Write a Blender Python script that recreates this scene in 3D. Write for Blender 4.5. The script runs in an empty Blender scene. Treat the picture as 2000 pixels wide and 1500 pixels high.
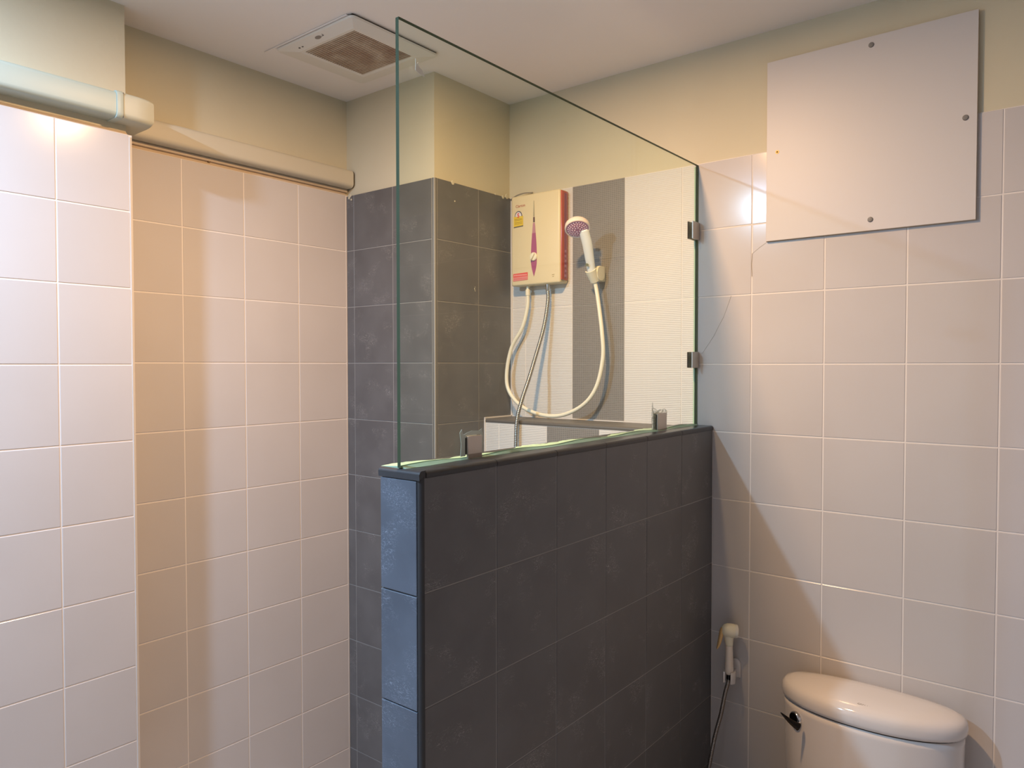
import bpy, bmesh, math, random
from mathutils import Vector, Matrix
random.seed(7)
PI = math.pi
sc = bpy.context.scene
COL = sc.collection

# ------------------------------------------------------------ camera
FOC = 1438.903                       # focal length in pixels of a 2000 px wide frame
yaw, pitch, roll = math.radians(38.5826), math.radians(-1.4495), math.radians(-0.0418)
Fw = Vector((math.cos(yaw)*math.cos(pitch), math.sin(yaw)*math.cos(pitch), math.sin(pitch)))
Rt = Vector((math.sin(yaw), -math.cos(yaw), 0)); Up = Rt.cross(Fw)
r_ = Rt*math.cos(roll) + Up*math.sin(roll); u_ = -Rt*math.sin(roll) + Up*math.cos(roll)
cd = bpy.data.cameras.new('camera'); cam = bpy.data.objects.new('camera', cd); COL.objects.link(cam)
M = Matrix((r_, u_, -Fw)).transposed().to_4x4(); M.translation = Vector((0, 0, 1.5))
cam.matrix_world = M
cd.sensor_width = 36; cd.lens = FOC/2000*36; cd.clip_start = .02
sc.camera = cam

# ------------------------------------------------------------ world, lamps, exposure
wd = bpy.data.worlds.new('world'); sc.world = wd; wd.use_nodes = True
wd.node_tree.nodes['Background'].inputs[0].default_value = (.8, .85, 1, 1)
wd.node_tree.nodes['Background'].inputs[1].default_value = .15
def lamp(name, loc, col, energy, size):
    ld = bpy.data.lights.new(name, 'AREA'); ld.shape = 'DISK'; ld.size = size
    ld.color = col; ld.energy = energy
    o = bpy.data.objects.new(name, ld); COL.objects.link(o); o.location = loc
    return o
lamp('ceiling_lamp_warm', (1.10, 1.02, 2.425), (1, .60, .30), 38, .07)
lamp('ceiling_lamp_cool', (-.12, 1.57, 2.425), (.46, .69, 1), 70, .07)
sc.view_settings.view_transform = 'Standard'; sc.view_settings.look = 'None'
sc.view_settings.gamma = 1; sc.view_settings.use_curve_mapping = False
sc.view_settings.exposure = -0.36

# ------------------------------------------------------------ measures
D = 2.0885          # tile face of the right wall (plane X)
Yp = 1.994          # tile face of the left pier (plane Y)
Yl = 2.1046         # tile face of the recessed left wall
xe = .9028          # pier corner
Xc = 1.6943         # dark column front
Yc = 1.6676         # dark column side
Yw = .900; Ye = 1.0033; xw = .8811          # half wall
ZC = 2.440; ZF = -.1
XB = -1.05; YB = -1.05
PT = .012           # paint lies behind the tile face
G = .0012           # grout recess

# ------------------------------------------------------------ materials
def mat(name, col, rough=.5, metal=0, spec=.5, **k):
    m = bpy.data.materials.new(name); m.use_nodes = True
    b = m.node_tree.nodes['Principled BSDF']
    b.inputs['Base Color'].default_value = (*col, 1); b.inputs['Roughness'].default_value = rough
    b.inputs['Metallic'].default_value = metal; b.inputs['Specular IOR Level'].default_value = spec
    for kk, v in k.items(): b.inputs[kk.replace('_', ' ')].default_value = v
    return m
class N:
    def __init__(s, m): s.m = m; s.t = m.node_tree; s.b = s.t.nodes['Principled BSDF']
    def n(s, typ, **k):
        x = s.t.nodes.new(typ)
        for a, v in k.items():
            if a.startswith('i_'):
                x.inputs[int(a[2:]) if a[2:].isdigit() else a[2:]].default_value = v
            else: setattr(x, a, v)
        return x
    def l(s, a, b): s.t.links.new(a, b)
def ramp(n, stops):
    r = n.n('ShaderNodeValToRGB'); cr = r.color_ramp
    while len(cr.elements) > len(stops): cr.elements.remove(cr.elements[-1])
    while len(cr.elements) < len(stops): cr.elements.new(1)
    for e, (p, c) in zip(cr.elements, stops):
        e.position = p; e.color = (*c, 1) if len(c) == 3 else c
    return r
def coords(n, rnd=True):
    tc = n.n('ShaderNodeTexCoord')
    if not rnd: return tc.outputs['Object']
    oi = n.n('ShaderNodeObjectInfo'); mu = n.n('ShaderNodeMath', operation='MULTIPLY', i_1=37.0)
    n.l(oi.outputs['Random'], mu.inputs[0])
    ad = n.n('ShaderNodeVectorMath', operation='ADD'); n.l(tc.outputs['Object'], ad.inputs[0]); n.l(mu.outputs[0], ad.inputs[1])
    return ad.outputs[0]

def slate(name, dark, light, fleck, amount=.60, rough=.42):
    m = mat(name, dark, rough); n = N(m); co = coords(n)
    a = n.n('ShaderNodeTexNoise', i_Scale=9.0, i_Detail=6.0); n.l(co, a.inputs['Vector'])
    r = ramp(n, [(.35, dark), (.7, light)]); n.l(a.outputs['Fac'], r.inputs[0])
    mp = n.n('ShaderNodeMapping'); mp.inputs['Scale'].default_value = (1, 2.4, 1); mp.inputs['Rotation'].default_value = (0, 0, .5); n.l(co, mp.inputs[0])
    f = n.n('ShaderNodeTexNoise', i_Scale=38.0, i_Detail=2.5, i_Distortion=2.8); n.l(mp.outputs[0], f.inputs['Vector'])
    fr = ramp(n, [(.478, (0, 0, 0)), (.497, (1, 1, 1)), (.516, (0, 0, 0))]); n.l(f.outputs['Fac'], fr.inputs[0])
    g = n.n('ShaderNodeTexNoise', i_Scale=13.0, i_Detail=3.0); n.l(co, g.inputs['Vector'])
    gr = ramp(n, [(amount-.02, (0, 0, 0)), (amount+.12, (.8, .8, .8))]); n.l(g.outputs['Fac'], gr.inputs[0])
    mu = n.n('ShaderNodeMath', operation='MULTIPLY'); n.l(fr.outputs[0], mu.inputs[0]); n.l(gr.outputs[0], mu.inputs[1])
    mx = n.n('ShaderNodeMix', data_type='RGBA'); n.l(mu.outputs[0], mx.inputs['Factor']); n.l(r.outputs[0], mx.inputs['A']); mx.inputs['B'].default_value = (*fleck, 1)
    n.l(mx.outputs['Result'], n.b.inputs['Base Color'])
    bp = n.n('ShaderNodeBump', i_Strength=.12, i_Distance=.002); n.l(a.outputs['Fac'], bp.inputs['Height']); n.l(bp.outputs[0], n.b.inputs['Normal'])
    rr = n.n('ShaderNodeMapRange'); rr.inputs['To Min'].default_value = rough-.12; rr.inputs['To Max'].default_value = rough+.15
    n.l(a.outputs['Fac'], rr.inputs['Value']); n.l(rr.outputs[0], n.b.inputs['Roughness'])
    return m
M_slate = slate('slate_tile', (.108, .108, .111), (.136, .136, .138), (.46, .45, .43), .56)
M_slate_cool_lit = slate('slate_tile_chalky_cool_lit', (.092, .106, .130), (.120, .138, .168), (.34, .38, .44), .48)  # chalky flecks, plus the cool lamp's blue cast put into the colours
M_slate_trim = mat('slate_trim', (.050, .050, .052), .28, spec=.3)

def tilewhite(name, c, rough=.16):
    m = mat(name, c, rough, spec=.4); n = N(m); co = coords(n)
    a = n.n('ShaderNodeTexNoise', i_Scale=3.0, i_Detail=2.0); n.l(co, a.inputs['Vector'])
    r = ramp(n, [(.3, tuple(x*.97 for x in c)), (.7, tuple(min(1, x*1.03) for x in c))]); n.l(a.outputs['Fac'], r.inputs[0]); n.l(r.outputs[0], n.b.inputs['Base Color'])
    b2 = n.n('ShaderNodeTexNoise', i_Scale=14.0, i_Detail=1.0); n.l(co, b2.inputs['Vector'])
    bp = n.n('ShaderNodeBump', i_Strength=.05, i_Distance=.002); n.l(b2.outputs['Fac'], bp.inputs['Height']); n.l(bp.outputs[0], n.b.inputs['Normal'])
    return m
M_white = tilewhite('white_glazed_tile', (.580, .552, .535), .16)
M_trimw = mat('white_tile_trim', (.72, .70, .68), .25)
M_grout = mat('white_grout', (.80, .76, .72), .8)
M_grout_d = mat('pale_grout_between_slate', (.34, .33, .31), .85)

def ribbed(name, c1, c2, grid):
    m = mat(name, c1, .45); n = N(m); tc = n.n('ShaderNodeTexCoord')
    if grid:
        bk = n.n('ShaderNodeTexBrick', offset=0.0, squash=1.0); bk.inputs['Scale'].default_value = 1
        bk.inputs['Brick Width'].default_value = .0075; bk.inputs['Row Height'].default_value = .006; bk.inputs['Mortar Size'].default_value = .0011
        bk.inputs['Mortar Smooth'].default_value = .4
        bk.inputs['Color1'].default_value = (*c1, 1); bk.inputs['Color2'].default_value = (*[x*1.15 for x in c1], 1); bk.inputs['Mortar'].default_value = (*c2, 1)
        n.l(tc.outputs['Object'], bk.inputs['Vector']); n.l(bk.outputs['Color'], n.b.inputs['Base Color'])
        h = bk.outputs['Fac']; s = -1
        bp = n.n('ShaderNodeBump', invert=True, i_Strength=.6, i_Distance=.001); n.l(h, bp.inputs['Height'])
    else:
        w = n.n('ShaderNodeTexWave', wave_type='BANDS', bands_direction='Y', i_Scale=55.0, i_Distortion=.8); w.inputs['Detail Scale'].default_value = 3
        n.l(tc.outputs['Object'], w.inputs['Vector'])
        r = ramp(n, [(0, c2), (1, c1)]); n.l(w.outputs['Fac'], r.inputs[0]); n.l(r.outputs[0], n.b.inputs['Base Color'])
        bp = n.n('ShaderNodeBump', i_Strength=.5, i_Distance=.001); n.l(w.outputs['Fac'], bp.inputs['Height'])
    n.l(bp.outputs[0], n.b.inputs['Normal'])
    return m
M_rib = ribbed('white_ribbed_tile', (.72, .70, .67), (.67, .65, .62), False)
M_grid = ribbed('grey_gridded_tile', (.17, .160, .15), (.30, .28, .255), True)

def paint(name, c, sc_=4.0):
    m = mat(name, c, .7, spec=.25); n = N(m); tc = n.n('ShaderNodeTexCoord')
    a = n.n('ShaderNodeTexNoise', i_Scale=sc_, i_Detail=5.0); n.l(tc.outputs['Object'], a.inputs['Vector'])
    r = ramp(n, [(.3, tuple(x*.95 for x in c)), (.7, c)]); n.l(a.outputs['Fac'], r.inputs[0]); n.l(r.outputs[0], n.b.inputs['Base Color'])
    b2 = n.n('ShaderNodeTexNoise', i_Scale=90.0, i_Detail=2.0); n.l(tc.outputs['Object'], b2.inputs['Vector'])
    bp = n.n('ShaderNodeBump', i_Strength=.12, i_Distance=.002); n.l(b2.outputs['Fac'], bp.inputs['Height']); n.l(bp.outputs[0], n.b.inputs['Normal'])
    return m
M_paint = paint('cream_wall_paint', (.665, .615, .455))
M_ceil = paint('ceiling_paint', (.92, .88, .84), 2.0)
M_mortar = paint('beige_mortar', (.60, .49, .36), 30.0)
M_floor = mat('floor_tile', (.50, .46, .42), .4)
M_pvc = mat('cream_pvc_trunking', (.50, .56, .48), .4, spec=.3)
M_pvc2 = mat('aged_pvc_trunking', (.60, .56, .44), .45)
M_dark = mat('dark_gap', (.03, .022, .015), .8)
M_chrome = mat('chrome', (.75, .74, .72), .12, 1)
M_chrome_d = mat('chrome_dark_reflections', (.030, .027, .025), .10, 1)  # black reflections of the flush lever put into the base colour
M_steel = mat('brushed_steel_clip', (.66, .60, .53), .42, .75)
M_ceramic = mat('white_ceramic', (.74, .71, .69), .07, Coat_Weight=.5, Coat_Roughness=.03)
M_ivory = mat('ivory_plastic', (.86, .82, .64), .35)
M_pinkish = mat('pinkish_white_plastic', (.90, .76, .68), .3)
M_pink = mat('pink_spray_plate', (.62, .25, .40), .35)
M_handle = mat('pale_grey_plastic', (.80, .84, .82), .3)
M_hose = mat('ivory_rubber_hose', (.88, .85, .68), .35)
M_heater = mat('cream_heater_case', (.80, .69, .44), .33)
M_red = mat('red_side_plastic', (.52, .10, .06), .25)
M_purple = mat('purple_print', (.40, .10, .22), .35)
M_purple_l = mat('mauve_print', (.52, .25, .30), .35)
M_spike = mat('grey_print', (.42, .38, .25), .4)
M_print = mat('dark_print', (.10, .09, .08), .5)
M_redprint = mat('red_print', (.50, .13, .09), .5)
M_yellow = mat('yellow_sticker', (.80, .58, .05), .45)
M_sticker_w = mat('white_sticker', (.80, .74, .74), .45)
M_sticker_r = mat('red_sticker', (.75, .10, .09), .45)
M_sticker_p = mat('pink_sticker', (.75, .30, .28), .45)
M_board = mat('white_fibre_board', (.62, .60, .585), .45)
M_board_e = mat('raw_board_edge', (.55, .44, .30), .8)
M_capg = mat('grey_screw_cap', (.20, .19, .175), .5)
M_rust = mat('rusty_brass_screw', (.62, .36, .10), .5, .4)
M_vent = mat('off_white_vent_plastic', (.80, .78, .72), .4)
M_trig = mat('yellowed_trigger', (.80, .52, .22), .35)
M_silver = mat('silicone_residue', (.62, .68, .58), .55)
M_smudge = mat('dried_sticker_residue', (.80, .78, .66), .6)
def dusty():
    m = mat('dusty_grille', (.26, .17, .10), .8); n = N(m); tc = n.n('ShaderNodeTexCoord')
    a = n.n('ShaderNodeTexNoise', i_Scale=22.0, i_Detail=5.0); n.l(tc.outputs['Object'], a.inputs['Vector'])
    r = ramp(n, [(.35, (.24, .15, .10)), (.55, (.32, .23, .15)), (.72, (.45, .38, .29))]); n.l(a.outputs['Fac'], r.inputs[0]); n.l(r.outputs[0], n.b.inputs['Base Color'])
    return m
M_dust = dusty()
def slatmat():
    m = mat('dusty_beige_slats', (.62, .50, .38), .7); n = N(m); tc = n.n('ShaderNodeTexCoord')
    a = n.n('ShaderNodeTexNoise', i_Scale=11.0, i_Detail=5.0, i_Distortion=.6); n.l(tc.outputs['Object'], a.inputs['Vector'])
    r = ramp(n, [(.34, (.44, .31, .22)), (.50, (.56, .44, .32)), (.66, (.68, .58, .45))]); n.l(a.outputs['Fac'], r.inputs[0]); n.l(r.outputs[0], n.b.inputs['Base Color'])
    return m
M_slats = slatmat()
def braided():
    m = mat('spiral_steel_hose', (.55, .53, .49), .25, .9); n = N(m); return m
M_spiral = braided(); M_spiral_d = mat('dull_spiral_hose', (.33, .30, .27), .3, .9)
def glassmat():
    m = bpy.data.materials.new('clear_glass'); m.use_nodes = True; t = m.node_tree
    t.nodes.remove(t.nodes['Principled BSDF']); out = t.nodes['Material Output']
    tr = t.nodes.new('ShaderNodeBsdfTransparent'); tr.inputs[0].default_value = (.950, .982, .950, 1)
    gl = t.nodes.new('ShaderNodeBsdfGlossy'); gl.inputs['Roughness'].default_value = .01; gl.inputs[0].default_value = (.9, 1, .95, 1)
    lw = t.nodes.new('ShaderNodeLayerWeight'); lw.inputs['Blend'].default_value = .5      # 1 - |cos|
    p5 = t.nodes.new('ShaderNodeMath'); p5.operation = 'POWER'; p5.inputs[1].default_value = 6.5; t.links.new(lw.outputs['Facing'], p5.inputs[0])
    fr = t.nodes.new('ShaderNodeMath'); fr.operation = 'MULTIPLY_ADD'; fr.inputs[1].default_value = .95; fr.inputs[2].default_value = .028; t.links.new(p5.outputs[0], fr.inputs[0])
    mx = t.nodes.new('ShaderNodeMixShader')
    t.links.new(fr.outputs[0], mx.inputs[0]); t.links.new(tr.outputs[0], mx.inputs[1]); t.links.new(gl.outputs[0], mx.inputs[2]); t.links.new(mx.outputs[0], out.inputs[0])
    return m
M_glass = glassmat()
M_gedge = mat('green_glass_edge', (.060, .078, .042), .5, spec=.05)
def siliconemat():
    m = mat('greenish_silicone', (.43, .62, .44), .4); m.node_tree.nodes['Principled BSDF'].inputs['Alpha'].default_value = .9
    return m
M_sil = siliconemat()
def smearmat():
    m = mat('thin_silicone_smear', (.55, .62, .52), .5); n = N(m); tc = n.n('ShaderNodeTexCoord')
    a = n.n('ShaderNodeTexNoise', i_Scale=120.0, i_Detail=3.0); n.l(tc.outputs['Object'], a.inputs['Vector'])
    r = ramp(n, [(.4, (.08,)*3), (.65, (.6,)*3)]); n.l(a.outputs['Fac'], r.inputs[0]); n.l(r.outputs[0], n.b.inputs['Alpha'])
    return m
M_smear = smearmat()

# ------------------------------------------------------------ mesh helpers
def link(o, parent=None, m=None):
    COL.objects.link(o)
    if parent: o.parent = parent
    if m is not None: o.data.materials.append(m)
    return o
def from_bm(name, bm, m, parent=None, smooth=False):
    me = bpy.data.meshes.new(name); bmesh.ops.recalc_face_normals(bm, faces=bm.faces); bm.to_mesh(me); bm.free()
    o = bpy.data.objects.new(name, me)
    if smooth:
        for p in me.polygons: p.use_smooth = True
        if smooth != 'all':
            me.set_sharp_from_angle(angle=math.radians(38))
    return link(o, parent, m)
def tag(o, label=None, cat=None, group=None, kind=None):
    if label: o['label'] = label
    if cat: o['category'] = cat
    if group: o['group'] = group
    if kind: o['kind'] = kind
    return o
def thing(name, loc, label, cat, group=None):
    o = bpy.data.objects.new(name, None); COL.objects.link(o); o.location = loc; o.empty_display_size = .05
    return tag(o, label, cat, group)
def bm_box(bm, a, b, bev=0, seg=2):
    a, b = Vector(a), Vector(b)
    r = bmesh.ops.create_cube(bm, size=1)
    vs = r['verts']
    for v in vs: v.co = Vector(((a[i]+b[i])/2 + v.co[i]*(b[i]-a[i]) for i in range(3)))
    if bev:
        es = list({e for v in vs for e in v.link_edges})
        bmesh.ops.bevel(bm, geom=es, offset=bev, segments=seg, profile=.5, affect='EDGES')
    return bm
def box(name, a, b, m, parent=None, bev=0, seg=2):
    bm = bmesh.new(); bm_box(bm, a, b, bev, seg)
    return from_bm(name, bm, m, parent, smooth=bool(bev))
def lathe(name, prof, axis, origin, m, parent=None, n=32, smooth=True):
    """prof: list of (radius, height) turned about axis through origin"""
    ax = Vector(axis).normalized(); q = ax.to_track_quat('Z', 'Y'); bm = bmesh.new(); rings = []
    for r, h in prof:
        if r < 1e-6: rings.append([bm.verts.new(Vector(origin)+q@Vector((0, 0, h)))])
        else: rings.append([bm.verts.new(Vector(origin)+q@Vector((r*math.cos(2*PI*k/n), r*math.sin(2*PI*k/n), h))) for k in range(n)])
    for A, B in zip(rings, rings[1:]):
        if len(A) == 1 and len(B) == 1: continue
        for k in range(n):
            k2 = (k+1) % n
            if len(A) == 1: bm.faces.new((A[0], B[k], B[k2]))
            elif len(B) == 1: bm.faces.new((A[k], A[k2], B[0]))
            else: bm.faces.new((A[k], A[k2], B[k2], B[k]))
    for R in (rings[0], rings[-1]):
        if len(R) > 1: bm.faces.new(R)
    return from_bm(name, bm, m, parent, smooth)
def catmull(pts, per=8):
    P = [Vector(p) for p in pts]; P = [P[0]*2-P[1]]+P+[P[-1]*2-P[-2]]; out = []
    for i in range(1, len(P)-2):
        for k in range(per):
            t = k/per; a, b, c, d = P[i-1], P[i], P[i+1], P[i+2]
            out.append(.5*((2*b)+(c-a)*t+(2*a-5*b+4*c-d)*t*t+(3*b-a-3*c+d)*t**3))
    out.append(P[-2]); return out
def tube(name, pts, rad, m, parent=None, n=12, smooth='all', close=True, flat=(1, 1), upv=None):
    """rad: number or function of index/len -> radius; flat scales the section"""
    bm = bmesh.new(); rings = []; L = len(pts); prev = None
    for i, p in enumerate(pts):
        t = (pts[min(i+1, L-1)]-pts[max(i-1, 0)]).normalized()
        if prev is None:
            ref = Vector(upv) if upv else (Vector((0, 0, 1)) if abs(t.z) < .9 else Vector((1, 0, 0)))
            a = (ref - t*ref.dot(t)).normalized()
        else: a = (prev - t*prev.dot(t)).normalized()
        prev = a; b = t.cross(a); r = rad(i/(L-1)) if callable(rad) else rad
        rings.append([bm.verts.new(p+a*(math.cos(2*PI*k/n)*r*flat[0])+b*(math.sin(2*PI*k/n)*r*flat[1])) for k in range(n)])
    for A, B in zip(rings, rings[1:]):
        for k in range(n): bm.faces.new((A[k], A[(k+1) % n], B[(k+1) % n], B[k]))
    if close: bm.faces.new(rings[0]); bm.faces.new(rings[-1])
    return from_bm(name, bm, m, parent, smooth)
def extrude(name, poly, o, U, V, W, depth, m, parent=None, bev=0, smooth=True):
    """poly: 2D outline in (U,V) from origin o, extruded along W by depth"""
    U, V, W, o = Vector(U), Vector(V), Vector(W), Vector(o); bm = bmesh.new()
    A = [bm.verts.new(o+U*x+V*y) for x, y in poly]; B = [bm.verts.new(o+U*x+V*y+W*depth) for x, y in poly]
    fa = bm.faces.new(A); fb = bm.faces.new(B); n = len(poly)
    for k in range(n): bm.faces.new((A[k], A[(k+1) % n], B[(k+1) % n], B[k]))
    if bev:
        es = list(set(fa.edges) | set(fb.edges)); bmesh.ops.bevel(bm, geom=es, offset=bev, segments=2, profile=.5, affect='EDGES')
    return from_bm(name, bm, m, parent, smooth)
def text(name, body, size, o, U, V, m, parent, depth=.0003, bold=0.0):
    cu = bpy.data.curves.new(name, 'FONT'); cu.body = body; cu.size = size; cu.extrude = depth; cu.align_x = 'CENTER'; cu.align_y = 'CENTER'; cu.offset = bold; cu.resolution_u = 3
    t = bpy.data.objects.new('tmp', cu); COL.objects.link(t)
    bpy.context.view_layer.update()
    me = bpy.data.meshes.new_from_object(t.evaluated_get(bpy.context.evaluated_depsgraph_get()))
    bpy.data.objects.remove(t); me.name = name; me.materials.clear(); me.materials.append(m)
    ob = bpy.data.objects.new(name, me); COL.objects.link(ob); ob.parent = parent
    U, V = Vector(U).normalized(), Vector(V).normalized(); W = U.cross(V)
    mm = Matrix((U, V, W)).transposed().to_4x4(); mm.translation = Vector(o); ob.matrix_local = mm
    return ob

# ------------------------------------------------------------ tiles
_tm = {}
def tile_mesh(w, h, m, t):
    key = (round(w, 3), round(h, 3), m.name, round(t, 4))
    if key in _tm: return _tm[key]
    bm = bmesh.new(); W, H = w/2, h/2; e = .0009; t0 = t-.0007
    def ring(x, y, z): return [bm.verts.new((sx*x, sy*y, z)) for sx, sy in ((-1, -1), (1, -1), (1, 1), (-1, 1))]
    A, B, C_ = ring(W, H, 0), ring(W, H, t0), ring(W-e, H-e, t)
    for P, Q in ((A, B), (B, C_)):
        for k in range(4): bm.faces.new((P[k], P[(k+1) % 4], Q[(k+1) % 4], Q[k]))
    bm.faces.new(C_); bm.faces.new(A)
    bmesh.ops.recalc_face_normals(bm, faces=bm.faces)
    me = bpy.data.meshes.new('tile'); bm.to_mesh(me); bm.free(); me.materials.append(m); _tm[key] = me; return me
AX = {'-X': (Vector((0, -1, 0)), Vector((0, 0, 1)), Vector((-1, 0, 0))),
      '-Y': (Vector((1, 0, 0)), Vector((0, 0, 1)), Vector((0, -1, 0))),
      '+Y': (Vector((-1, 0, 0)), Vector((0, 0, 1)), Vector((0, 1, 0))),
      '+Z': (Vector((1, 0, 0)), Vector((0, 1, 0)), Vector((0, 0, 1)))}
def tile(parent, face, plane, a0, a1, b0, b1, m, gap=None, name='tile', t=G, tilt=.0012):
    """one tile on `plane`: a = the horizontal span (Y on X planes, X otherwise), b = the other span"""
    if gap is None: gap = .0024 if m.name.startswith('slate') else .0036
    w, h = a1-a0-gap, b1-b0-gap
    if w < .004 or h < .004: return
    U, V, W = AX[face]; ca, cb = (a0+a1)/2, (b0+b1)/2
    if face == '-X': c = Vector((plane+t, ca, cb))
    elif face == '-Y': c = Vector((ca, plane+t, cb))
    elif face == '+Y': c = Vector((ca, plane-t, cb))
    else: c = Vector((ca, cb, plane-t))
    o = bpy.data.objects.new(name, tile_mesh(w, h, m, t)); COL.objects.link(o); o.parent = parent
    R = Matrix((U, V, W)).transposed()
    R = R @ Matrix.Rotation(random.uniform(-tilt, tilt), 3, 'X') @ Matrix.Rotation(random.uniform(-tilt, tilt), 3, 'Y')
    mm = R.to_4x4(); mm.translation = c; o.matrix_local = mm
    return o
def tiles(parent, face, plane, As, Bs, m, **k):
    As, Bs = sorted(As), sorted(Bs)
    for a0, a1 in zip(As, As[1:]):
        for b0, b1 in zip(Bs, Bs[1:]): tile(parent, face, plane, a0, a1, b0, b1, m, **k)
def struct(o): o['kind'] = 'structure'; return o
def multibox(name, boxes, m, parent=None):
    bm = bmesh.new()
    for a, b in boxes: bm_box(bm, a, b)
    return from_bm(name, bm, m, parent)

# ------------------------------------------------------------ shell
floor = struct(box('floor', (XB, YB, ZF-.1), (D+.15, Yl+.15, ZF-.002), M_grout))
fa = [XB+.3*i for i in range(10)]+[D]; fb = [YB+.3*i for i in range(10)]+[Yw, Yp]
fa = [x for x in fa if x <= D+1e-6]
for x0, x1 in zip(fa, fa[1:]):
    for j in range(11):
        y0 = YB+.3*j; y1 = min(y0+.3, Yl)
        if y0 < Yl-.02: tile(floor, '+Z', ZF, x0, x1, y0, y1, M_floor, t=.002)
ceiling = struct(box('ceiling', (XB-.1, YB-.1, ZC), (D+.15, Yl+.15, ZC+.1), M_ceil))
M_far = mat('plain_beige_tile_wall', (.46, .43, .41), .4)
struct(box('wall_back', (XB-.1, YB-.1, ZF), (XB, Yl+.15, ZC), M_far))
struct(box('wall_front', (XB, YB-.1, ZF), (D+.15, YB, ZC), M_far))

zt = 2.1033
rowsR = [1.5033+.2*k for k in range(-8, 4)]; rowsR[0] = ZF+.0
# right wall: paint plane behind, tile bed in front of it
wall_r = struct(box('wall_right', (D+.0035, YB, ZF), (D+.15, Yl+.15, ZC), M_paint))
bed = box('grout_bed', (D+G, YB, ZF), (D+.0035, Yc, zt), M_grout, wall_r)
PY0, PY1, PZ0, PZ1 = .2380, .7420, 1.8490, 2.3460        # access panel
ysR = [.7854-.2*i for i in range(0, 10)]
ysR = [y for y in ysR if y > YB]+[YB]
for y1, y0 in zip([.9535]+ysR, ysR):
    for z0, z1 in zip(rowsR, rowsR[1:]):
        a0, a1, b1 = y0, y1, z1
        if y1 > .95 and z0 < 1.2: a1 = Yw
        if z1 > 2.0 and y0 < .74 and y1 > .24:   # behind the board: top row is cut away around it
            if y1 > PY1: tile(wall_r, '-X', D, PY1+.001, y1, z0, b1, M_white, gap=.002)
            if y0 < PY0: tile(wall_r, '-X', D, y0, PY0-.001, z0, b1, M_white, gap=.002)
            if z0 < PZ0: tile(wall_r, '-X', D, max(y0, PY0), min(y1, PY1), z0, PZ0, M_white)
            continue
        tile(wall_r, '-X', D, a0, a1, z0, b1, M_white)
# shower strips of 20 x 40 cm tiles
for (a0, a1, kind) in ((1.6037, Yc, 'w'), (1.4037, 1.6037, 'w'), (1.2021, 1.4037, 'd'), (1.0022, 1.2021, 'w'), (.9585, 1.0022, 'w')):
    zs = [1.318, 1.7033, zt] if kind == 'w' else [1.318, 1.7010, 1.8455, zt]
    for z0, z1 in zip(zs, zs[1:]):
        tile(wall_r, '-X', D, a0, a1, z0, z1, M_rib if kind == 'w' else M_grid, gap=.003 if kind == 'w' else .0008, tilt=.0004)
# hairline cracks in the glaze
def crack(pts, w):
    bm = bmesh.new(); prev = None
    for i, (y, z) in enumerate(pts):
        ww = w*(.5+random.random()*.6); a = bm.verts.new((D-.0006, y-ww, z)); b = bm.verts.new((D-.0006, y+ww, z)); c = bm.verts.new((D+.0004, y+ww, z)); d = bm.verts.new((D+.0004, y-ww, z))
        cur = (a, b, c, d)
        if prev:
            for k in range(4): bm.faces.new((prev[k], prev[(k+1) % 4], cur[(k+1) % 4], cur[k]))
        prev = cur
    return from_bm('crack', bm, mat('crack_line', (.40, .36, .30), .9), wall_r)
crack([(.8461, 1.7025), (.853, 1.683), (.8691, 1.6407), (.884, 1.615), (.8973, 1.5887), (.934, 1.5359)], .0004)
crack([(.7430, 1.8480), (.762, 1.836), (.7832, 1.8203)], .0006)
crack([(.7842, 1.8203), (.7862, 1.79), (.7848, 1.7547)], .0006)

# left wall: recess + pier
wall_l = struct(multibox('wall_left', [((XB, Yp+PT, ZF), (.8918, Yl+.15, ZC)), ((.8918, Yl+PT, ZF), (D+.15, Yl+.15, ZC))], M_paint))
box('grout_bed', (XB, Yp+G, ZF), (xe-G, Yp+PT, 2.1033), M_grout, wall_l)
box('grout_bed', (.8918, Yp+PT, ZF), (xe-G, Yl+PT, 2.1033), M_grout, wall_l)
box('grout_bed', (.8918, Yl+G, ZF), (Xc+PT, Yl+PT, 2.104), M_grout, wall_l)
rowsP = [ZF]+[1.5026+.2003*k for k in range(-7, 4)]; rowsP[-1] = 2.1033
xsP = [.8940]+[.7191-.2*i for i in range(9)]; xsP = [x for x in xsP if x > XB]+[XB]
tiles(wall_l, '-Y', Yp, xsP, rowsP, M_white)
rowsL = [ZF]+[1.5084+.1988*k for k in range(-7, 4)]
tiles(wall_l, '-Y', Yl, [xe, 1.092, 1.292, 1.492, Xc-.003], rowsL, M_white)
# corner trim of the pier: rounded white strip
def qround(name, c, r, z0, z1, a0, m, parent, n=5):
    """quarter-round vertical strip around (cx,cy), from angle a0 to a0+90"""
    poly = [(0, 0)]+[(r*math.cos(a0+PI/2*k/n), r*math.sin(a0+PI/2*k/n)) for k in range(n+1)]
    return extrude(name, poly, (c[0], c[1], z0), (1, 0, 0), (0, 1, 0), (0, 0, 1), z1-z0, m, parent)
qround('corner_trim', (xe-.0085, Yp+.0080), .0092, ZF, 2.098, -PI/2, M_trimw, wall_l)
tiles(wall_l, '-Y', Yl, [Xc-.004, Xc], [ZF, 2.1], M_trimw, gap=0, tilt=0)
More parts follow.
